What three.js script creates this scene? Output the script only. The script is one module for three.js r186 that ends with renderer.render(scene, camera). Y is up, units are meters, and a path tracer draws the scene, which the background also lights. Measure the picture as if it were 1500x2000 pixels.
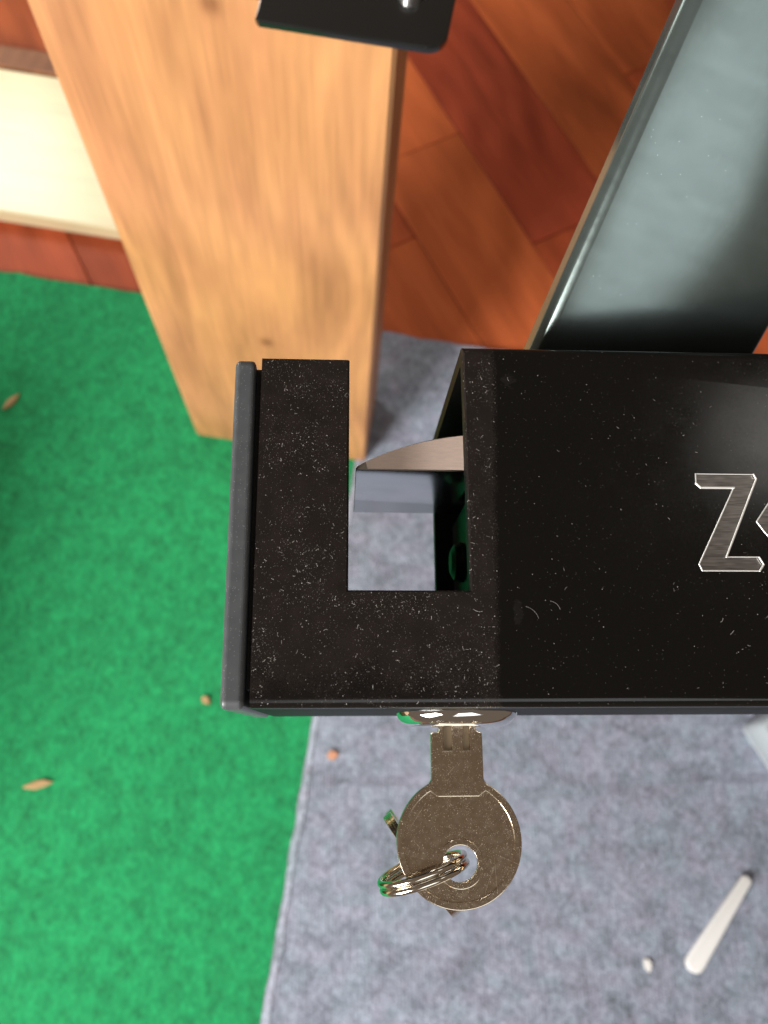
import * as THREE from 'three';
import { mergeGeometries, toCreasedNormals } from 'three/addons/utils/BufferGeometryUtils.js';
import { RoundedBoxGeometry } from 'three/addons/geometries/RoundedBoxGeometry.js';
import { ConvexGeometry } from 'three/addons/geometries/ConvexGeometry.js';
import { RectAreaLightUniformsLib } from 'three/addons/lights/RectAreaLightUniformsLib.js';
import { Brush, Evaluator, SUBTRACTION } from 'three-bvh-csg';

// ---------------------------------------------------------------- camera, light, exposure
const scene = new THREE.Scene();
const V = (x, y, z) => new THREE.Vector3(x, y, z);
const camera = new THREE.PerspectiveCamera(64.01, 0.75, 0.01, 60);
camera.position.set(0, 0.70, 0);
camera.quaternion.setFromRotationMatrix(new THREE.Matrix4().makeBasis(
  V(0.9987, 0.0504, 0.0080).normalize(), V(-0.0081, 0.3114, -0.9503).normalize(), V(-0.0504, 0.9489, 0.3114).normalize()));
camera.focus = 0.156;
camera.userData.fStop = 19;

const renderer = new THREE.WebGLRenderer({ antialias: true });
renderer.toneMapping = THREE.LinearToneMapping;
renderer.toneMappingExposure = 1.15;
renderer.shadowMap.enabled = true;

scene.background = new THREE.Color().setRGB(0.130, 0.097, 0.072);   // dim light of the place around

// daylight comes from three unseen windows, placed only for the light they give
RectAreaLightUniformsLib.init();
const WINDOWS = [
  { at: [-1.05, 1.08, 0.90], look: [0, 0, -0.1], w: 0.55, h: 1.0, power: 31, color: [1.0, 0.97, 0.93], label: 'tall daylight window front left of the rack' },
  { at: [0.35, 1.90, 1.05], look: [0.05, 0, 0], w: 1.0, h: 1.25, power: 1.2, color: [0.93, 0.98, 1.0], label: 'added wide daylight window in front of the rack, for the strut reflection' },  // added, unseen: gives the strut its grey reflection
  { at: [-0.68, 0.66, -1.06], look: [-0.35, 0.2, -0.5], w: 0.36, h: 0.42, power: 10, color: [1.0, 0.97, 0.90], label: 'added small daylight window close behind the wooden upright' },  // added, unseen: close light panel that brightens the pale board
];

// ---------------------------------------------------------------- helpers
let seed = 7;
const rnd = () => { seed |= 0; seed = (seed + 0x6D2B79F5) | 0; let t = Math.imul(seed ^ (seed >>> 15), 1 | seed); t = (t + Math.imul(t ^ (t >>> 7), 61 | t)) ^ t; return ((t ^ (t >>> 14)) >>> 0) / 4294967296; };
const rr = (a, b) => a + (b - a) * rnd();
const hash = (x, y) => { let h = Math.imul(x | 0, 374761393) + Math.imul(y | 0, 668265263); h = Math.imul(h ^ (h >>> 13), 1274126177); return ((h ^ (h >>> 16)) >>> 0) / 4294967296; };
function vnoise(x, y, px = 0, py = 0) {          // value noise, periodic if px, py given
  const xi = Math.floor(x), yi = Math.floor(y), fx = x - xi, fy = y - yi;
  const w = (a, p) => (p ? ((a % p) + p) % p : a);
  const sx = fx * fx * (3 - 2 * fx), sy = fy * fy * (3 - 2 * fy);
  const a = hash(w(xi, px), w(yi, py)), b = hash(w(xi + 1, px), w(yi, py)), c = hash(w(xi, px), w(yi + 1, py)), d = hash(w(xi + 1, px), w(yi + 1, py));
  return a + (b - a) * sx + (c - a) * sy + (a - b - c + d) * sx * sy;
}
const toS = (l) => (l <= 0.0031308 ? l * 12.92 : 1.055 * Math.pow(l, 1 / 2.4) - 0.055);
function tex(w, h, fn, srgb = true) {            // fn(u, v) -> [r, g, b] linear (srgb) or raw 0..1
  const a = new Uint8Array(w * h * 4);
  for (let y = 0; y < h; y++) for (let x = 0; x < w; x++) {
    const c = fn((x + 0.5) / w, (y + 0.5) / h), o = (y * w + x) * 4;
    for (let k = 0; k < 3; k++) a[o + k] = Math.max(0, Math.min(255, Math.round(255 * (srgb ? toS(Math.max(0, c[k])) : c[k]))));
    a[o + 3] = 255;
  }
  const t = new THREE.DataTexture(a, w, h);
  t.wrapS = t.wrapT = THREE.RepeatWrapping; t.magFilter = THREE.LinearFilter; t.minFilter = THREE.LinearMipmapLinearFilter;
  t.generateMipmaps = true; t.needsUpdate = true;
  if (srgb) t.colorSpace = THREE.SRGBColorSpace;
  return t;
}
const C = (r, g, b) => new THREE.Color().setRGB(r, g, b);
const mat = (o) => new THREE.MeshPhysicalMaterial(o);
const taken = {};
const numbered = (n) => { const k = taken[n] = (taken[n] ?? -1) + 1; return k ? n + '_' + String(k).padStart(3, '0') : n; };
function mesh(name, geo, m, parent) {
  const o = new THREE.Mesh(geo, m); o.castShadow = o.receiveShadow = true;
  o.name = parent === scene ? numbered(name) : name; parent.add(o); return o;
}
function group(name, label, category, parent = scene) { const o = new THREE.Group(); o.name = numbered(name); if (label) o.userData = { label, category }; parent.add(o); return o; }
const tag = (o, label, category, grp) => { o.userData = { label, category }; if (grp) o.userData.group = grp; return o; };
const structure = (o) => { o.userData.kind = 'structure'; return o; };
function boxUV(g0) {                              // uv in metres from the face's main direction
  const g = g0.index ? g0.toNonIndexed() : g0; g.computeVertexNormals();
  const p = g.attributes.position, n = g.attributes.normal, uv = new Float32Array(p.count * 2);
  for (let i = 0; i < p.count; i++) {
    const b = i - (i % 3); let ax = 0, ay = 0, az = 0;
    for (let k = 0; k < 3; k++) { ax += Math.abs(n.getX(b + k)); ay += Math.abs(n.getY(b + k)); az += Math.abs(n.getZ(b + k)); }
    const x = p.getX(i), y = p.getY(i), z = p.getZ(i);
    const [u, v] = az >= ax && az >= ay ? [x, y] : ay >= ax ? [x, z] : [z, y];
    uv[2 * i] = u; uv[2 * i + 1] = v;
  }
  g.setAttribute('uv', new THREE.BufferAttribute(uv, 2)); return g;
}
const poly = (pts) => { const s = new THREE.Shape(); pts.forEach(([x, y], i) => (i ? s.lineTo(x, y) : s.moveTo(x, y))); s.closePath(); return s; };
function roundRect(x0, y0, x1, y1, r, Cls = THREE.Shape) {
  const s = new Cls();
  s.moveTo(x0 + r, y0); s.lineTo(x1 - r, y0); s.absarc(x1 - r, y0 + r, r, -Math.PI / 2, 0); s.lineTo(x1, y1 - r); s.absarc(x1 - r, y1 - r, r, 0, Math.PI / 2);
  s.lineTo(x0 + r, y1); s.absarc(x0 + r, y1 - r, r, Math.PI / 2, Math.PI); s.lineTo(x0, y0 + r); s.absarc(x0 + r, y0 + r, r, Math.PI, Math.PI * 1.5); return s;
}
// a shape drawn in (x, z) laid flat: extruded upwards from y0 to y0 + t, with a bevel
function flat(shape, y0, t, bevel = 0, seg = 2, curve = 16) {
  const g = new THREE.ExtrudeGeometry(shape, { depth: t - 2 * bevel, bevelEnabled: bevel > 0, bevelThickness: bevel, bevelSize: bevel, bevelOffset: -bevel, bevelSegments: seg, curveSegments: curve });
  g.rotateX(Math.PI / 2); g.translate(0, y0 + t - bevel, 0); return g;  // (x, y, z) -> (x, -z, y)
}

// ---------------------------------------------------------------- windows (outside the picture)
const paneMat = mat({ color: 0x222222, emissive: C(1, 0.98, 0.95), emissiveIntensity: 0.6, roughness: 0.4 });
const frameMat = mat({ color: C(0.7, 0.68, 0.64), roughness: 0.5 });
for (const w of WINDOWS) {
  const g = group('window', w.label, 'window');
  g.position.set(...w.at); const l = V(...w.look); l.y = w.at[1]; g.lookAt(l);
  mesh('pane', new THREE.BoxGeometry(w.w, w.h, 0.01), paneMat, g);
  for (const s of [-1, 1]) {
    mesh('frame', new THREE.BoxGeometry(0.07, w.h + 0.14, 0.06), frameMat, g).position.set(s * (w.w / 2 + 0.036), 0, 0);
    mesh('frame', new THREE.BoxGeometry(w.w, 0.07, 0.06), frameMat, g).position.set(0, s * (w.h / 2 + 0.036), 0);
  }
  const a = new THREE.RectAreaLight(C(...w.color), w.power, w.w, w.h);
  a.name = 'daylight'; g.add(a); a.position.z = 0.02; a.rotation.y = Math.PI;
}

{  // added unseen lantern, there only to put a pale reflection on the bar
  const g = group('added_lantern', 'added unseen lantern lamp above right of the rack for a bar reflection', 'lamp');
  g.position.set(0.68, 1.56, -0.41);
  const sh = new THREE.SphereGeometry(0.12, 32, 20);
  mesh('shade', sh, mat({ color: C(0.8, 0.78, 0.74), emissive: C(1, 0.97, 0.92), emissiveIntensity: 0.75, roughness: 0.9 }), g);
  mesh('cord', new THREE.CylinderGeometry(0.003, 0.003, 0.8, 8).translate(0, 0.52, 0), frameMat, g);
  const p = new THREE.PointLight(C(1, 0.97, 0.92), 0.03); p.name = 'added_lantern_light'; p.castShadow = true; g.add(p);
}

// ---------------------------------------------------------------- the floor: parquet, green carpet, grey carpet
const ex = V(0.9876, 0, 0.157);                   // direction of the room's grid on the floor
const woodGrain = (sc, ring, warp) => (u, v) => {
  const x = u * sc, w = vnoise(u * 5, v * 3, 5, 3) * warp + vnoise(u * 11 + 3, v * 6, 11, 6) * warp * 0.3;
  const a = vnoise((u + w * 0.05) * sc * 4, v * 6 + 2, sc * 4, 6), b = vnoise(u * sc * 16, v * 22, sc * 16, 22), c = 0.5 + 0.5 * Math.sin((x + w * 2.2) * ring);
  return 0.45 * a + 0.2 * b + 0.35 * c;
};
const pg = woodGrain(8, 5, 1.4);
const parquetTex = tex(512, 1024, (u, v) => {
  const g = pg(u, v), s = vnoise(u * 60, v * 30, 60, 30), bl = vnoise(u * 3 + 9, v * 5, 3, 5);
  const k = 0.62 + 0.5 * g + 0.12 * (s - 0.5) + 0.3 * (bl - 0.5);
  return [0.80 * k, 0.80 * k * (0.92 + 0.1 * g), 0.80 * k * (0.88 + 0.14 * g)];
});
parquetTex.repeat.set(1 / 0.4, 1 / 0.8);
const plankTones = [[0.68, 0.152, 0.050], [0.62, 0.128, 0.044], [0.50, 0.088, 0.038], [0.71, 0.168, 0.052], [0.58, 0.112, 0.040]]
  .map((c) => mat({ color: C(...c), map: parquetTex, roughness: 0.55, specularIntensity: 0.5, bumpMap: parquetTex, bumpScale: 0.0003 }));
const sub = structure(mesh('parquet_floor', flat(poly([[-1.1, -2.0], [1.1, -2.0], [1.1, 0.7], [-1.1, 0.7]]), -0.03, 0.02), mat({ color: C(0.12, 0.05, 0.025), roughness: 0.8 }), scene));
{
  const ang = Math.atan2(0.455, 0.89), W = 0.104, L = 0.46;   // planks run along p, side by side along q
  const P = V(0.455, 0, 0.89), Q = V(0.89, 0, -0.455);
  const geos = [0, 1, 2, 3].map((k) => { const g = boxUV(new RoundedBoxGeometry(W - 0.0011, 0.01, L - 0.0011, 1, 0.0008)); const uv = g.attributes.uv; for (let i = 0; i < uv.count; i++) uv.setXY(i, uv.getX(i) + k * 0.11, uv.getY(i) + k * 0.23); return g; });
  const tones = { 0: 3, 1: 2 };
  for (let i = -6; i <= 10; i++) for (let j = -5; j <= 3; j++) {
    const q = 0.407 + W * (i + 0.5), off = i === 0 ? -0.3746 - L / 2 : -0.3746 - L / 2 + hash(i + 40, 3) * L;
    const p = off + j * L, c = P.clone().multiplyScalar(p).addScaledVector(Q, q);
    if (c.x < -0.75 || c.x > 0.95 || c.z > -0.22 || c.z < -1.5) continue;
    const tone = i === 0 && j === 0 ? 2 : [0, 1, 3, 0, 4, 3][Math.floor(hash(i + 9, j + 31) * 6)];
    const o = mesh('plank', geos[(i * 3 + j + 40) % 4], plankTones[tone], sub);
    o.position.set(c.x, -0.005, c.z); o.rotation.y = ang;
  }
}
const backZ = (x) => -0.4165 + 0.159 * x;         // both carpets end on this line
const matX = (z) => -0.0312 - 0.152 * z;          // and meet on this one
const carpetNoise = (f, s) => (u, v) => 0.5 * vnoise(u * f, v * f, f, f) + 0.3 * vnoise(u * f * 2.3 + 5, v * f * 2.3, Math.round(f * 2.3), Math.round(f * 2.3)) + 0.2 * hash(Math.floor(u * s), Math.floor(v * s));
const gn = carpetNoise(40, 512);
const greenTex = tex(1024, 1024, (u, v) => { const k = gn(u, v), f = vnoise(u * 140, v * 90, 140, 90); const fb = vnoise(u * 420, v * 260, 420, 260); const m = 0.55 + 0.62 * k + 0.34 * (f - 0.4) + 0.30 * (fb - 0.5); return [0.008 * m + 0.012 * fb * f, 0.30 * m, 0.100 * m]; });
greenTex.repeat.set(1 / 0.32, 1 / 0.32);
const greenCarpet = mat({ map: greenTex, bumpMap: greenTex, bumpScale: 0.004, roughness: 0.95 });
const seam = (off, amp, sd) => { const a = []; for (let i = 0; i <= 150; i++) { const z = -0.41 + (0.5 + 0.41) * i / 150, n = (vnoise(z * 60, sd) - 0.5) * amp + (vnoise(z * 400, sd + 5) - 0.5) * amp * 0.6; a.push([matX(z) + off + n, i ? z : backZ(0.03)]); } return a; };
const seamA = seam(-0.0004, 0.0014, 3), seamB = seam(0.006, 0.0022, 8);
const backEdge = (x0, x1, n, sd) => { const a = []; for (let i = 0; i <= n; i++) { const x = x0 + (x1 - x0) * i / n; a.push([x, backZ(x) + (vnoise(x * 70, sd) - 0.5) * 0.003]); } return a; };
structure(mesh('green_carpet', flat(poly([...backEdge(-0.9, 0.025, 90, 2), ...seamA, [-0.9, 0.5]]), 0.0005, 0.005), greenCarpet, scene));
const greyTex = tex(1024, 1024, (u, v) => {
  const wx = 0.5 + 0.5 * Math.sin(u * 2 * Math.PI * 110), wy = 0.5 + 0.5 * Math.sin(v * 2 * Math.PI * 110 + 1.5 * Math.sin(u * 2 * Math.PI * 55));
  const k = 0.5 * vnoise(u * 26, v * 34, 26, 34) + 0.3 * vnoise(u * 70, v * 60, 70, 60) + 0.2 * vnoise(u * 9 + 4, v * 9, 9, 9), t = hash(Math.floor(u * 220), Math.floor(v * 220));
  const fl = vnoise(u * 190, v * 120, 190, 120); const m = 0.52 + 0.62 * k + 0.24 * (wx * wy - 0.3) + 0.3 * (t - 0.5) + 0.42 * (fl - 0.5), d = vnoise(u * 31 + 7, v * 31, 31, 31) - 0.5;
  return [(0.335 + 0.03 * d) * m, (0.37 - 0.02 * d) * m, 0.465 * m];
});
greyTex.repeat.set(1 / 0.30, 1 / 0.30);
const greyCarpet = mat({ map: greyTex, bumpMap: greyTex, bumpScale: 0.0025, roughness: 0.9 });
{
  const m = structure(mesh('grey_carpet', flat(poly([...seamB.slice().reverse(), ...backEdge(0.045, 0.9, 90, 6), [0.9, 0.5]]), 0.0005, 0.005), greyCarpet, scene));
  const em = mat({ color: C(1.35, 1.35, 1.3), map: greyTex, bumpMap: greyTex, bumpScale: 0.002, roughness: 0.9 });
  mesh('edge_band', flat(poly([...seamA.map(([x, z]) => [x + 0.0004, z]), ...seamB.slice().reverse().map(([x, z]) => [x - 0.0003, z])]), 0.0005, 0.0058), em, m);
}

// ---------------------------------------------------------------- wooden upright with its bracket, pale board on the floor
const lg = woodGrain(5, 4, 0.55);
const legTex = tex(1024, 1024, (u, v) => {
  const g = lg(u, v), f = vnoise(u * 150, v * 8, 150, 8), b = vnoise(u * 5 + 2, v * 4, 5, 4);
  const st = vnoise(u * 34 + 3 * vnoise(u * 4, v * 2, 4, 2), v * 3, 34, 3);
  const k = 0.62 + 0.28 * g + 0.14 * (f - 0.5) + 0.10 * (b - 0.5) + 0.24 * (st - 0.3);
  const kd = Math.hypot((u - 0.315) * 0.26, (v - 0.73) * 0.26 * 0.8), kn = Math.exp(-(kd * kd) / (0.0045 * 0.0045)) * (0.6 + 0.4 * f);
  return [0.68 * k * (1 - 0.6 * kn), 0.318 * k * (0.93 + 0.1 * g) * (1 - 0.68 * kn), 0.134 * k * (0.9 + 0.12 * b) * (1 - 0.7 * kn)];
});
legTex.repeat.set(1 / 0.26, 1 / 0.26);
const legWood = mat({ map: legTex, roughness: 0.5, bumpMap: legTex, bumpScale: 0.0004 });
const legA = -Math.atan2(0.157, 0.9876);
{
  const g = group('wooden_upright', 'tall tan wooden upright post behind the black bar', 'wooden post');
  g.position.set(-0.134, 0.0056, -0.301); g.rotation.y = legA;
  const w = 0.156, d = 0.066, h = 0.4545, pts = [];
  for (const y of [0, h]) {
    const c = 0.002, k = y ? 0.013 : 0.002;       // a cut edge that runs out downwards on the left
    for (const [x, z] of [[k, 0], [w - c, 0], [w, -c], [w, -d + c], [w - c, -d], [c, -d], [0, -d + c], [0, y ? -0.009 : -c]]) pts.push(V(x, y, z));
  }
  mesh('post', boxUV(new ConvexGeometry(pts)), legWood, g);
}
const blackGloss = mat({ color: C(0.009, 0.0095, 0.0095), roughness: 0.2, clearcoat: 0.6, clearcoatRoughness: 0.08 });
const steel = mat({ color: C(0.80, 0.79, 0.77), metalness: 1, roughness: 0.32 });
{
  const g = group('mounting_bracket', 'black metal bracket plate with silver bolt on top of wooden post', 'bracket');
  g.position.set(-0.0345, 0.461, -0.2705); g.rotation.y = legA;
  const s = new THREE.Shape(); const W = 0.0725, r = 0.008;
  s.moveTo(0.0015, 0); s.lineTo(W - r, 0); s.absarc(W - r, -r, r, Math.PI / 2, 0, true); s.lineTo(W + 0.002, -0.075); s.lineTo(0, -0.075); s.lineTo(0, -0.0015);
  mesh('plate', toCreasedNormals(flat(s, 0, 0.0034, 0.0009, 3), 0.6), blackGloss, g);
  const b = mesh('bolt', toCreasedNormals(new THREE.LatheGeometry([[0, 0.0062], [0.0022, 0.006], [0.0037, 0.0048], [0.0041, 0.003], [0.0041, 0], [0.0001, 0]].reverse().map(([x, y]) => new THREE.Vector2(x, y)), 32), 0.7), steel, g);
  b.position.set(0.0557, 0.0035, -0.0222);
}
{
  const pt = tex(256, 256, (u, v) => { const k = 0.86 + 0.12 * vnoise(u * 6, v * 30, 6, 30) + 0.05 * vnoise(u * 3, v * 120, 3, 120); return [0.90 * k, 0.80 * k, 0.50 * k]; });
  pt.repeat.set(4, 4);
  const g = group('pale_board', 'pale cream varnished board lying on the parquet left of the post', 'board');
  g.position.set(-0.2299, 0, -0.5115); g.rotation.y = legA;
  mesh('board', boxUV(new RoundedBoxGeometry(0.6, 0.018, 0.17, 2, 0.002).translate(-0.26, 0.0092, -0.085)), mat({ map: pt, roughness: 0.25 }), g);
  mesh('batten', boxUV(new RoundedBoxGeometry(0.6, 0.022, 0.026, 2, 0.002).translate(-0.26, 0.0112, -0.184)), mat({ map: legTex, color: C(0.45, 0.40, 0.42), roughness: 0.6 }), g);
}

// ---------------------------------------------------------------- the rack: lockable black crossbar
// own axes: x along the bar, y up from its top face, z towards the front; all in mm below
const rack = group('lockable_rack', 'glossy black lockable bike rack crossbar with dusty notched end', 'bike rack');
rack.position.set(0, 0.55517, -0.00705); rack.rotation.x = 0.04863;
const mm = 0.001;
const BAR = { back: -74, front: -4.8, h: 56, left: -15.7, right: 420, t: 3 };
// dust lies thick on the left end and was wiped away on the right
const DU = [-18, 92], DW = [-77, -3];
const dustMask = (u, w) => {
  const gr = hash(Math.floor(u * 14) + 900, Math.floor(w * 14) + 900) - 0.5;
  const n = vnoise(u * 0.35, w * 0.35) - 0.5, n2 = vnoise(u * 1.6 + 40, w * 1.6) - 0.5;
  const edge = 29.4 + n * 0.6 + n2 * 0.3 + gr * 1.2 - (w + 74) * 0.03;
  let k = u < edge ? 1 : 0;
  if (w > -9.5 + n * 5 + n2 * 2 + gr * 7 + Math.max(0, u - 5) * 0.12) k *= 0.25;
  return k;
};
const dustW = 2048, dustH = Math.round(2048 * (DW[1] - DW[0]) / (DU[1] - DU[0]));
const speck = new Float32Array(dustW * dustH);
{
  const S = dustW / (DU[1] - DU[0]);
  const dot = (u, w, r, a) => {
    const cx = (u - DU[0]) * S, cy = (w - DW[0]) * S, R = r * S;
    for (let y = Math.floor(cy - R); y <= cy + R; y++) for (let x = Math.floor(cx - R); x <= cx + R; x++) {
      if (x < 0 || y < 0 || x >= dustW || y >= dustH) continue;
      if ((x - cx) ** 2 + (y - cy) ** 2 <= R * R) speck[y * dustW + x] = Math.max(speck[y * dustW + x], a);
    }
  };
  const fibre = (u, w, len, a) => { let th = rr(0, 6.28), c = rr(-0.9, 0.9); const st = 0.05; for (let s = 0; s < len; s += st) { dot(u, w, 0.042, a); u += Math.cos(th) * st; w += Math.sin(th) * st; th += c * st / Math.max(0.4, len) * 1.6; } };
  for (let i = 0; i < 48000; i++) {
    const u = rr(...DU), w = rr(...DW), m = dustMask(u, w), cl = vnoise(u * 0.22 + 11, w * 0.22 + 5);
    const dens = m >= 1 ? 0.20 + 0.80 * cl * cl * 1.6 : m > 0 ? 0.14 : 0.075 * (0.3 + cl);
    if (rnd() > dens) continue;
    const t = rnd();
    if (t < 0.92) dot(u, w, rr(0.028, 0.06), rr(0.10, 0.45)); else if (t < 0.975) dot(u, w, rr(0.06, 0.10), rr(0.3, 0.8)); else fibre(u, w, rr(0.2, 0.8), rr(0.3, 0.8));
  }
  fibre(33, -22.5, 3.2, 0.5); fibre(37.5, -23.5, 2.4, 0.55); fibre(23.5, -22, 1.8, 0.7); fibre(69, -20.5, 1, 0.6); fibre(70, -17.5, 1.1, 0.6);
}
const at = (u, v) => { const x = Math.min(dustW - 1, Math.floor(u * dustW)), y = Math.min(dustH - 1, Math.floor(v * dustH)); return [DU[0] + u * (DU[1] - DU[0]), DW[0] + v * (DW[1] - DW[0]), speck[y * dustW + x], hash(x, y)]; };
// finger marks: small patches of grease and dust with ragged outlines
const SMUDGE = [[31.5, -21.5, 0.8, 2.2], [31.8, -66.5, 1.4, 1.6], [66, -59, 1.0, 0.5]];
const smudge = (u, w) => { let k = 0; for (const [a, b, rx, ry] of SMUDGE) { const d = Math.hypot((u - a) / rx, (w - b) / ry) + 0.9 * (vnoise(u * 0.9 + a, w * 0.9) - 0.5) + 0.5 * (vnoise(u * 4, w * 4 + b) - 0.5); if (d < 1) k = Math.max(k, 0.35 + 0.65 * vnoise(u * 2.2 + 7, w * 5)); } return k; };
const dustColor = tex(dustW, dustH, (a, b) => {
  const [u, w, s, h] = at(a, b), m = dustMask(u, w), f = m * (0.35 + 0.5 * vnoise(u * 0.5, w * 0.5) + 0.9 * h * h);
  const sm = smudge(u, w) * (0.4 + 1.2 * h);
  return [0.0035 + 0.0100 * f + 0.007 * sm + 0.50 * s, 0.0033 + 0.0068 * f + 0.0066 * sm + 0.47 * s, 0.0030 + 0.0060 * f + 0.0062 * sm + 0.44 * s];
});
const dustRough = tex(1024, Math.round(dustH / 2), (a, b) => { const [u, w, s] = at(a, b), m = dustMask(u, w); const r = 0.12 + 0.16 * m + 0.4 * s + 0.05 * (vnoise(u * 0.3 + 3, w * 0.3) - 0.5) + 0.04 * vnoise(u * 3, w * 3); return [r, r, r]; }, false);
for (const t of [dustColor, dustRough]) t.wrapS = t.wrapT = THREE.ClampToEdgeWrapping;
const barPaint = mat({ map: dustColor, roughness: 1, roughnessMap: dustRough, specularIntensity: 0.8 });
const barSide = mat({ color: C(0.004, 0.004, 0.004), roughness: 0.5, specularIntensity: 0.16 });

const ev = new Evaluator(); ev.useGroups = false; ev.attributes = ['position', 'normal'];
const brush = (g) => { const h = g.index ? g : g; for (const k of Object.keys(h.attributes)) if (k !== 'position' && k !== 'normal') h.deleteAttribute(k); const b = new Brush(h); b.updateMatrixWorld(); return b; };
const boxAt = (x0, x1, y0, y1, z0, z1) => new THREE.BoxGeometry(x1 - x0, y1 - y0, z1 - z0).translate((x0 + x1) / 2, (y0 + y1) / 2, (z0 + z1) / 2);
function profile(x0, x1, inset, r) {              // rounded square section, extruded along x
  const s = roundRect(BAR.back + inset, -BAR.h + inset, BAR.front - inset, -inset, r);   // (z, y)
  const g = new THREE.ExtrudeGeometry(s, { depth: x1 - x0, bevelEnabled: false, curveSegments: 6 });
  g.rotateY(-Math.PI / 2); g.translate(x1, 0, 0);   // (z, y, x) -> depth along x
  const p = g.attributes.position; for (let i = 0; i < p.count; i++) p.setX(i, p.getX(i));
  return g;
}
function frustum(b, t, y0, y1) {                  // b, t: [x0, x1, z0, z1] at y0 and y1
  const P = []; for (const [q, y] of [[b, y0], [t, y1]]) for (const [x, z] of [[q[0], q[2]], [q[1], q[2]], [q[1], q[3]], [q[0], q[3]]]) P.push(V(x, y, z));
  return new ConvexGeometry(P);
}
const NOTCH = [1.1, 23.1, -90, -25.4];
// Z outline (x, z) in mm
const Zpts = [[66.9, -47.9], [78.2, -47.9], [78.6, -47.0], [71.2 - 0.2, -31.8], [77.2, -31.8], [77.9, -30.4], [77.0, -29.2], [66.2, -29.2], [65.7, -30.4], [74.0, -45.2], [67.6, -45.2], [66.8, -46.0]];
const Dpts = [[77.6, -38.6], [83.6, -46.4], [90.5, -38.4], [83.6, -31.0], [79.0, -36.4]];
const extY = (pts, y0, y1) => flat(poly(pts), y0, y1 - y0);
{
  let b = brush(profile(BAR.left, BAR.right, 0, 2.0));
  for (const g of [profile(BAR.left - 5, BAR.right - 3, BAR.t, 1),
    boxAt(NOTCH[0], NOTCH[1], -80, 10, NOTCH[2], NOTCH[3]),
    frustum([NOTCH[0], NOTCH[1], -90, NOTCH[3]], [NOTCH[0] - 0.7, NOTCH[1] + 0.7, -90, NOTCH[3] + 0.7], -0.35, 0.35),
    boxAt(-30, NOTCH[1] - 0.5, -80, 10, -90, -70.3),
    extY(Zpts, -0.45, 1), extY(Dpts, -0.45, 1)])
    b = ev.evaluate(b, brush(g), SUBTRACTION);
  let g = b.geometry.index ? b.geometry.toNonIndexed() : b.geometry;
  g = toCreasedNormals(g, 0.5);
  const p = g.attributes.position, n = g.attributes.normal, pick = (want) => {
    const P = [], N = [], T = [];
    for (let k = 0; k < p.count; k += 3) {
      const top = [0, 1, 2].every((j) => p.getY(k + j) > -2.2); if (top !== want) continue;
      for (let j = 0; j < 3; j++) { P.push(p.getX(k + j) * mm, p.getY(k + j) * mm, p.getZ(k + j) * mm); N.push(n.getX(k + j), n.getY(k + j), n.getZ(k + j)); T.push((p.getX(k + j) - DU[0]) / (DU[1] - DU[0]), (p.getZ(k + j) - DW[0]) / (DW[1] - DW[0])); }
    }
    const o = new THREE.BufferGeometry(); o.setAttribute('position', new THREE.Float32BufferAttribute(P, 3)); o.setAttribute('normal', new THREE.Float32BufferAttribute(N, 3)); o.setAttribute('uv', new THREE.Float32BufferAttribute(T, 2)); return o;
  };
  mesh('crossbar', pick(true), barPaint, rack);
  mesh('side_walls', pick(false), barSide, rack.children[rack.children.length - 1]);
}
const crossbar = rack.children[rack.children.length - 1];
const letterTex = tex(512, 512, (u, v) => { const k = 0.7 + 0.5 * vnoise(u * 10, v * 60, 10, 60) + 0.35 * vnoise(u * 6 + 3, v * 180, 6, 180) - 0.2; return [0.29 * k, 0.275 * k, 0.265 * k]; });
letterTex.repeat.set(60, 60);
// engraved letters: bare aluminium floor with wall glints put into a pale raised lip
const alum = mat({ map: letterTex, metalness: 1, roughness: 0.36 });
const glintLip = mat({ color: C(0.88, 0.87, 0.84), metalness: 0.6, roughness: 0.35 });
for (const pts of [Zpts, Dpts]) {
  const l = mesh('engraved_letter', boxUV(extY(pts, -0.43, -0.33).scale(mm, mm, mm)), alum, crossbar);
  const path = new THREE.CurvePath(); const v = pts.map(([x, z]) => V(x * mm, 0.02 * mm, z * mm));
  v.forEach((a, i) => path.add(new THREE.LineCurve3(a, v[(i + 1) % v.length])));
  const parts = v.map((a, i) => { const q = v[(i + 1) % v.length]; const L = a.distanceTo(q); const c = new THREE.CapsuleGeometry((pts === Zpts ? [0.11, 0.2, 0.2, 0.12, 0.16, 0.2, 0.14, 0.16, 0.14, 0.26, 0.26, 0.14][i] : 0.14) * mm, L, 3, 8); c.applyQuaternion(new THREE.Quaternion().setFromUnitVectors(V(0, 1, 0), q.clone().sub(a).normalize())); c.translate((a.x + q.x) / 2, (a.y + q.y) / 2, (a.z + q.z) / 2); return c; });  // thicker on the sides whose recess walls catch light
  mesh('edge', mergeGeometries(parts), glintLip, l);
}
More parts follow.
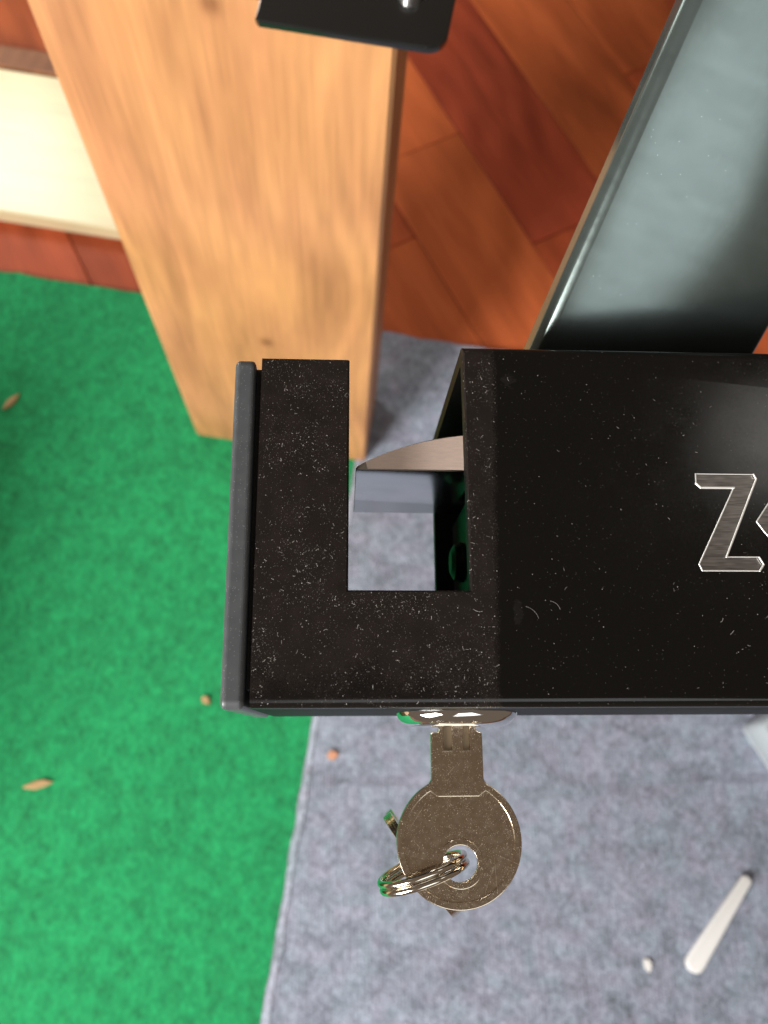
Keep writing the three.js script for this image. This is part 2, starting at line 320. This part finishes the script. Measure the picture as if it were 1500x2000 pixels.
// plastic end cap
const capTex = tex(256, 512, (u, v) => { const k = hash(Math.floor(u * 256), Math.floor(v * 512)), n = vnoise(u * 20, v * 40, 20, 40); const s = k > 0.992 ? 0.25 : 0; return [0.062 + 0.016 * n + s, 0.067 + 0.016 * n + s, 0.072 + 0.016 * n + s]; });
capTex.repeat.set(40, 20);
{
  const s = roundRect(-70.2, -55.5, -4.6, 0.2, 1.7);
  const g = new THREE.ExtrudeGeometry(s, { depth: 2.0, bevelEnabled: true, bevelThickness: 1.0, bevelSize: 1.0, bevelOffset: -1.0, bevelSegments: 5, curveSegments: 8 });
  g.rotateY(-Math.PI / 2).translate(-17.75, 0, 0);
  // the inner edge is rough from moulding
  const p = g.attributes.position;
  for (let i = 0; i < p.count; i++) if (p.getX(i) > -17.15) p.setX(i, p.getX(i) + 0.35 * (vnoise(p.getZ(i) * 0.35, p.getY(i) * 0.3 + 9) - 0.5));
  mesh('end_cap', boxUV(toCreasedNormals(g, 0.6).scale(mm, mm, mm)), mat({ map: capTex, roughness: 0.38 }), rack);
  const cap = rack.children[rack.children.length - 1];
  mesh('plug', boxAt(-16.9, -8, -52.6, -3.4, -69.5, -8.2).scale(mm, mm, mm), mat({ color: C(0.012, 0.011, 0.010), roughness: 0.6 }), cap);
}
// lock case inside, its screw, and the latch that closes the notch
{
  const dark = mat({ color: C(0.010, 0.011, 0.011), roughness: 0.4, specularIntensity: 0.2 });
  mesh('lock_case', boxAt(27.5, 70, -52.8, -3.2, -50.5, -12).scale(mm, mm, mm), dark, rack);
  const sc = mesh('screw', toCreasedNormals(new THREE.LatheGeometry([[0.01, 3], [2.6, 2.8], [4.0, 2.0], [4.6, 0.8], [4.6, 0]].reverse().map(([x, y]) => new THREE.Vector2(x * mm, y * mm)), 32), 0.6), dark, rack);
  sc.rotation.z = Math.PI / 2; sc.position.set(27.5 * mm, -38 * mm, -38.5 * mm);
  const s = new THREE.Shape(); s.moveTo(2.7, -52.2); s.lineTo(62, -52.0); s.lineTo(62, -60.6); s.lineTo(30, -60.6); s.bezierCurveTo(20, -60.2, 10, -57.2, 3.4, -53.4); s.quadraticCurveTo(2.3, -52.8, 2.7, -52.2);
  const l = mesh('latch', toCreasedNormals(flat(s, -45.5, 32.6, 0.2, 2, 14), 0.5).scale(mm, mm, mm), mat({ color: C(0.62, 0.64, 0.66), metalness: 1, roughness: 0.16 }), rack);
  const lt = tex(512, 256, (u, v) => { const k = 0.9 + 0.12 * vnoise(u * 20, v * 90, 20, 90) + 0.06 * hash(Math.floor(u * 256), Math.floor(v * 128)); return [0.84 * k, 0.65 * k, 0.55 * k]; }); lt.repeat.set(30, 60);
  const f = new THREE.Shape(); f.moveTo(5.0, -52.5); f.lineTo(61.5, -52.3); f.lineTo(61.5, -60.3); f.lineTo(30, -60.3); f.bezierCurveTo(20, -59.9, 10, -57, 4.6, -53.9); f.closePath();
  mesh('latch_face', boxUV(flat(f, -12.88, 0.12).scale(mm, mm, mm)), mat({ map: lt, roughness: 0.55 }), l);
}
// lock on the front wall
const chrome = mat({ color: C(0.86, 0.86, 0.87), metalness: 1, roughness: 0.05 });
const LOCK = { u: 23.6, h: 26.5, w: BAR.front };
{
  const g = new THREE.Group(); g.name = 'lock'; rack.add(g); g.position.set(LOCK.u * mm, -LOCK.h * mm, LOCK.w * mm);
  const prof = [[5.6, 0.3], [5.6, 2.4], [5.62, 2.75], [5.8, 2.9]];
  for (let k = 0; k <= 14; k++) { const a = k / 14 * Math.PI / 2; prof.push([8.2 + 4.1 * Math.sin(a), 2.95 * Math.cos(a)]); }
  prof.push([12.3, -0.6]);
  mesh('escutcheon', new THREE.LatheGeometry(prof.reverse().map(([x, y]) => new THREE.Vector2(x * mm, y * mm)), 96).rotateX(Math.PI / 2), chrome, g);
  const c = new THREE.Shape(); c.absarc(0, 0, 5.5, 0, Math.PI * 2); c.holes.push(roundRect(-3.6, -1.15, 5.0, 1.15, 0.3, THREE.Path));
  mesh('keyway', new THREE.ExtrudeGeometry(c, { depth: 20, bevelEnabled: false, curveSegments: 32 }).translate(0, 0, -17.6).scale(mm, mm, mm), steel, g);
}
// black-chromed strut, dusty and finely scratched
const strutTex = tex(1024, 1024, (u, v) => { const x = Math.floor(u * 1024), y = Math.floor(v * 1024), h = hash(x >> 1, y >> 1), n = vnoise(u * 12, v * 30, 12, 30), sc = vnoise(u * 400, v * 14, 400, 14); const k = 0.92 + 0.12 * n + (sc > 0.965 ? 0.12 : 0), d = h > 0.9996 ? 0.4 : 0; return [0.150 * k + d, 0.188 * k + d, 0.182 * k + d]; });
strutTex.repeat.set(1 / 0.06, 1 / 0.06);
const strutRough = tex(512, 512, (u, v) => { const r = 0.17 + 0.04 * vnoise(u * 9, v * 6, 9, 6) + 0.03 * vnoise(u * 120, v * 60, 120, 60); return [r, r, r]; }, false);
strutRough.repeat.set(1 / 0.06, 1 / 0.06);
const strutMat = mat({ map: strutTex, roughnessMap: strutRough, roughness: 1, metalness: 0.8 });
// strut that rises behind the bar, and the post that carries the rack beyond the right edge
{
  const P0 = V(0.04256, 0.54, -0.09246), P1 = V(0.06379, 0.5866, -0.1391);
  const s = P1.clone().sub(P0).normalize(), r = V(1, 0, 0).addScaledVector(s, -s.x).normalize(), nf = r.clone().cross(s);
  const sh = roundRect(0, -0.009, 0.0495, 0, 0.003);
  const g = toCreasedNormals(new THREE.ExtrudeGeometry(sh, { depth: 0.16, bevelEnabled: false, curveSegments: 8 }).translate(0, 0, -0.024), 0.5);  // (along r, along nf, along s)
  const m = new THREE.Mesh(g, strutMat); m.name = 'strut'; m.castShadow = m.receiveShadow = true;
  m.matrixAutoUpdate = true; m.quaternion.setFromRotationMatrix(new THREE.Matrix4().makeBasis(r, nf, s)); m.position.copy(P0);
  // basis r, nf, s is left-handed unless nf = s x r
  const nb = s.clone().cross(r); m.quaternion.setFromRotationMatrix(new THREE.Matrix4().makeBasis(r, nb, s));
  g.scale(1, -1, 1); g.index && 0; { const q = g.attributes.position; for (let i = 0; i < q.count; i += 3) for (let k = 0; k < 3; k++) { const a = q.getComponent(i + 1, k); q.setComponent(i + 1, k, q.getComponent(i + 2, k)); q.setComponent(i + 2, k, a); } }
  m.geometry = toCreasedNormals(g, 0.5); { const q = m.geometry.attributes.position, t = new Float32Array(q.count * 2); for (let i = 0; i < q.count; i++) { t[2 * i] = q.getX(i) + q.getY(i); t[2 * i + 1] = q.getZ(i); } m.geometry.setAttribute('uv', new THREE.BufferAttribute(t, 2)); }
  scene.add(m); rack.updateMatrixWorld(true); rack.attach(m);
  const post = new THREE.Mesh(boxUV(new RoundedBoxGeometry(0.04, 0.485, 0.04, 3, 0.004).translate(0, 0.2425, 0)), blackGloss); post.name = 'post'; post.castShadow = post.receiveShadow = true;
  post.position.set(0.370, 0.0095, -0.030); post.rotation.y = 0.5; scene.add(post); rack.attach(post);
  const cup = new THREE.Shape(); const o = roundRect(-0.0265, -0.0265, 0.0265, 0.0265, 0.006); o.holes.push(roundRect(-0.0205, -0.0205, 0.0205, 0.0205, 0.004, THREE.Path));
  const foot = new THREE.Mesh(mergeGeometries([toCreasedNormals(flat(o, 0.004, 0.036, 0.001, 2), 0.6), toCreasedNormals(flat(roundRect(-0.026, -0.026, 0.026, 0.026, 0.006), 0, 0.0039, 0.0005, 1), 0.6)]), mat({ color: C(0.42, 0.47, 0.50), roughness: 0.3 })); foot.name = 'foot_cup'; foot.castShadow = foot.receiveShadow = true;
  foot.position.set(0.370, 0.0056, -0.030); foot.rotation.y = 0.5; scene.add(foot); rack.attach(foot);
}

// ---------------------------------------------------------------- keys and ring
const scratch = new Uint8Array(512 * 512);
for (let i = 0; i < 30; i++) { let x = rr(0, 512), y = rr(0, 512); const a = rr(-0.5, 0.9) + (rnd() < 0.4 ? 1.5 : 0), L = rr(10, 110), st = rnd() < 0.3 ? 2 : 1; for (let t = 0; t < L; t++) { scratch[(Math.floor(y + 512) % 512) * 512 + (Math.floor(x + 512) % 512)] = st; x += Math.cos(a); y += Math.sin(a); } }
const keyTex = tex(1024, 1024, (u, v) => { const x = Math.floor(u * 1024), y = Math.floor(v * 1024); const n = vnoise(u * 60, v * 60, 60, 60), s = vnoise(u * 260, v * 260, 260, 260); const k = 0.80 + 0.14 * n + 0.06 * hash(x, y); const d = (s > 0.93 ? 1.3 : 1) * (1 + 0.10 * scratch[(y >> 1) * 512 + (x >> 1)]); return [0.82 * k * d, 0.71 * k * d, 0.56 * k * d]; });
keyTex.repeat.set(1 / 0.03, 1 / 0.03);
const keyRough = tex(512, 512, (u, v) => { const s = vnoise(u * 260, v * 260, 260, 260), r = 0.14 + 0.10 * vnoise(u * 50, v * 50, 50, 50) + (s > 0.91 ? 0.35 : 0) + 0.08 * scratch[Math.floor(v * 512) * 512 + Math.floor(u * 512)]; return [r, r, r]; }, false);
keyRough.repeat.set(1 / 0.03, 1 / 0.03);
const nickel = mat({ map: keyTex, metalness: 1, roughness: 1, roughnessMap: keyRough });
const grooveDark = mat({ color: C(0.30, 0.24, 0.17), metalness: 1, roughness: 0.5 });   // dim reflections put as dark colour into the milled grooves
function makeKey(label) {
  const k = group('key', label, 'key');
  const R = 12.3, outline = () => {
    const s = new THREE.Shape(), a0 = Math.asin(6.6 / R);
    s.moveTo(5.2, -12.0); s.quadraticCurveTo(5.3, -11.0, 6.6, -R * Math.cos(a0));
    s.absarc(0, 0, R, -Math.PI / 2 + a0, Math.PI * 1.5 - a0, false);
    s.quadraticCurveTo(-5.3, -11.0, -5.2, -12.0); s.lineTo(-5.2, -20.3); s.quadraticCurveTo(-5.1, -20.8, -4.6, -20.8); s.lineTo(-3.7, -20.8); s.lineTo(-3.3, -22.2);
    s.lineTo(-2.9, -40); s.lineTo(-0.5, -43); s.lineTo(2.4, -40); s.lineTo(3.3, -38); s.lineTo(3.0, -34); s.lineTo(3.6, -30); s.lineTo(3.2, -26); s.lineTo(3.8, -22.2); s.quadraticCurveTo(3.9, -20.9, 4.7, -20.8); s.quadraticCurveTo(5.2, -20.7, 5.2, -20.0); s.closePath();
    return s;
  };
  const hole = (r) => { const p = new THREE.Path(); p.absarc(0.1, 4.0, r, 0, Math.PI * 2); return p; };
  const fin = (g) => boxUV(toCreasedNormals(g, 0.5).scale(mm, mm, mm));
  const base = outline(); base.holes.push(hole(3.45));
  // body in two layers (the upper one milled with two grooves), its raised border and the boss round the hole
  const groove = () => [[-2.7, -0.95], [1.35, 2.6]].map(([x0, x1]) => new THREE.Path([[x0, -24], [x1, -24], [x1, -17.2], [x0, -17.2]].map(([x, y]) => new THREE.Vector2(x, y))));
  mesh('body', fin(flat(base, -1.0, 0.9, 0.12, 2, 40)), nickel, k);
  const mid = outline(); mid.holes.push(hole(3.45), ...groove());
  mesh('body', fin(flat(mid, -0.1, 0.65, 0.06, 1, 40)), nickel, k);
  for (const [x0, x1] of [[-2.7, -0.95], [1.35, 2.6]]) mesh('groove', flat(poly([[x0, -24], [x1, -24], [x1, -17.2], [x0, -17.2]]), -0.101, 0.02).scale(mm, mm, mm), grooveDark, k);
  const border = outline();
  const pocket = new THREE.Path(); const a1 = Math.asin(5.5 / 10.9);
  pocket.moveTo(5.5, -10.9 * Math.cos(a1)); pocket.absarc(0, 0, 10.9, -Math.PI / 2 + a1, Math.PI * 1.5 - a1, false); pocket.lineTo(-4.0, -8.4); pocket.lineTo(4.2, -8.4); pocket.closePath();
  const bs = new THREE.Shape(border.getPoints(40)); bs.holes.push(pocket);
  bs.holes.push(...groove());
  mesh('border', fin(flat(bs, 0.50, 0.45, 0.17, 3, 40)), nickel, k);
  const ring = new THREE.Shape(); ring.absarc(0.1, 4.0, 4.6, 0, Math.PI * 2); ring.holes.push(hole(3.4));
  mesh('boss', fin(flat(ring, 0.50, 0.45, 0.17, 3, 48)), nickel, k);
  return k;
}
const toWorld = (u, h, w) => rack.localToWorld(V(u * mm, -h * mm, w * mm));
rack.updateMatrixWorld(true);
const key1 = makeKey('flat round-headed key sticking out of the chrome lock');
key1.position.copy(toWorld(23.35, 26.5, 19.9)); key1.quaternion.copy(rack.quaternion);
{
  const dir = V(-0.94, 0, 0.34).normalize(), c = V(23.45, -32.6, 23.9).addScaledVector(dir, 7.0), R = 8.8;
  const ax = V(0.34, 0, 0.94).normalize();       // axis of the ring
  class Coil extends THREE.Curve { getPoint(t, o = V(0, 0, 0)) { const a = t * Math.PI * 2 * 1.93 - 1.4; return o.copy(c).addScaledVector(dir, Math.cos(a) * R).add(V(0, Math.sin(a) * R, 0)).addScaledVector(ax, (t - 0.5) * 2.85); } }
  const coil = new Coil(), g = mergeGeometries([new THREE.TubeGeometry(coil, 220, 0.72, 12, false), ...[0, 1].map((t) => { const e = coil.getPoint(t), b = new THREE.SphereGeometry(0.72, 12, 8); return b.translate(e.x, e.y, e.z); })]).scale(mm, mm, mm);
  const r = tag(mesh('key_ring', g, mat({ color: C(0.80, 0.75, 0.66), metalness: 1, roughness: 0.12 }), scene), 'silver split ring hanging through the hole of the key in the lock', 'key ring');
  r.position.copy(rack.position); r.quaternion.copy(rack.quaternion);
  // second key below, hanging from the ring
  const key2 = makeKey('second key hanging below, mostly hidden behind the round key head');
  const hp = V(c.x + 0.5, c.y - 8.3, c.z), tip = V(13.6, -89, 20);
  const z = hp.clone().sub(tip).normalize(), y = ax.clone().multiplyScalar(0.3).add(dir).addScaledVector(z, 0); y.addScaledVector(z, -y.dot(z)).normalize(); const x = y.clone().cross(z);
  const q = new THREE.Quaternion().setFromRotationMatrix(new THREE.Matrix4().makeBasis(x, y, z));
  const pos = hp.clone().addScaledVector(z, -4 + 2.0).addScaledVector(x, -0.1);
  key2.quaternion.copy(rack.quaternion).multiply(q);
  key2.position.copy(toWorld(pos.x, -pos.y, pos.z));
}

// ---------------------------------------------------------------- unseen box added beyond the left edge to shade the green carpet
{
  const card = tex(256, 256, (u, v) => { const k = 0.85 + 0.15 * vnoise(u * 20, v * 90, 20, 90) + 0.1 * hash(Math.floor(u * 256), Math.floor(v * 256)); return [0.42 * k, 0.28 * k, 0.16 * k]; }); card.repeat.set(5, 5);
  const cm = mat({ map: card, roughness: 0.85 });
  const g = group('added_shade_box', 'added unseen box left of the rack that shades the green carpet', 'box');
  g.position.set(-0.60, 0.0057, -0.02); g.rotation.y = legA;
  mesh('carton', boxUV(new RoundedBoxGeometry(0.36, 0.22, 0.34, 2, 0.004).translate(0, 0.11, 0)), cm, g);
  for (const s of [-1, 1]) mesh('flap', boxUV(new RoundedBoxGeometry(0.354, 0.004, 0.166, 1, 0.001).translate(0, 0.2225, s * 0.084)), cm, g);
}

// ---------------------------------------------------------------- small things on the carpets
{
  const white = mat({ color: C(0.82, 0.82, 0.81), roughness: 0.45 });
  const g = group('plastic_stick', 'white plastic stick lying on the grey carpet', 'stick');
  g.position.set(0.2955, 0.0058, 0.107); g.rotation.y = Math.atan2(0.0648, 0.0544) + Math.PI / 2 - Math.PI / 2;
  const s = new THREE.Shape(); s.moveTo(-0.040, -0.0070); s.absarc(-0.036, 0, 0.0072, -Math.PI / 2 - 0.2, Math.PI / 2 + 0.2, true); s.lineTo(0.036, 0.0044); s.absarc(0.038, 0, 0.0044, Math.PI / 2, -Math.PI / 2, true); s.closePath();
  mesh('stick_body', toCreasedNormals(flat(s, 0, 0.006, 0.0015, 3), 0.7), white, g);
  const chipMat = [mat({ color: C(0.46, 0.30, 0.14), roughness: 0.8 }), mat({ color: C(0.62, 0.30, 0.18), roughness: 0.8 }), mat({ color: C(0.85, 0.84, 0.82), roughness: 0.7 })];
  const chips = [
    [-0.238, 0.001, 0.024, 0.007, 0.15, 0, 'wood_chip', 'largest brown wood chip on the green carpet', 'wood chip'],
    [-0.1106, -0.0633, 0.009, 0.006, -0.7, 0, 'wood_chip', 'small tan wood chip on green carpet beside the end cap', 'wood chip'],
    [-0.302, -0.330, 0.020, 0.006, 0.9, 0, 'wood_chip', 'yellowish wood shaving at the left picture edge', 'wood chip'],
    [-0.0064, -0.020, 0.010, 0.007, 0.4, 1, 'wood_chip', 'orange wood chip on the grey carpet near its pale edge', 'wood chip'],
    [0.2358, 0.1355, 0.007, 0.011, 0.2, 2, 'paper_scrap', 'tiny white scrap on grey carpet beside the white stick', 'scrap'],
  ];
  for (const [x, z, a, b, t, m, n, label, cat] of chips) {
    const pts = []; for (let i = 0; i < 7; i++) { const q = i / 7 * 6.283; for (const y of [0, 0.0018]) pts.push(V(Math.cos(q) * a / 2 * rr(0.45, 1.15), y + rr(0, 0.0006) * (y > 0), Math.sin(q) * b / 2 * rr(0.35, 1.25))); }
    const o = tag(mesh(n, new ConvexGeometry(pts), chipMat[m], scene), label, cat); o.position.set(x, 0.0058, z); o.rotation.y = t;
  }
}
renderer.render(scene, camera);
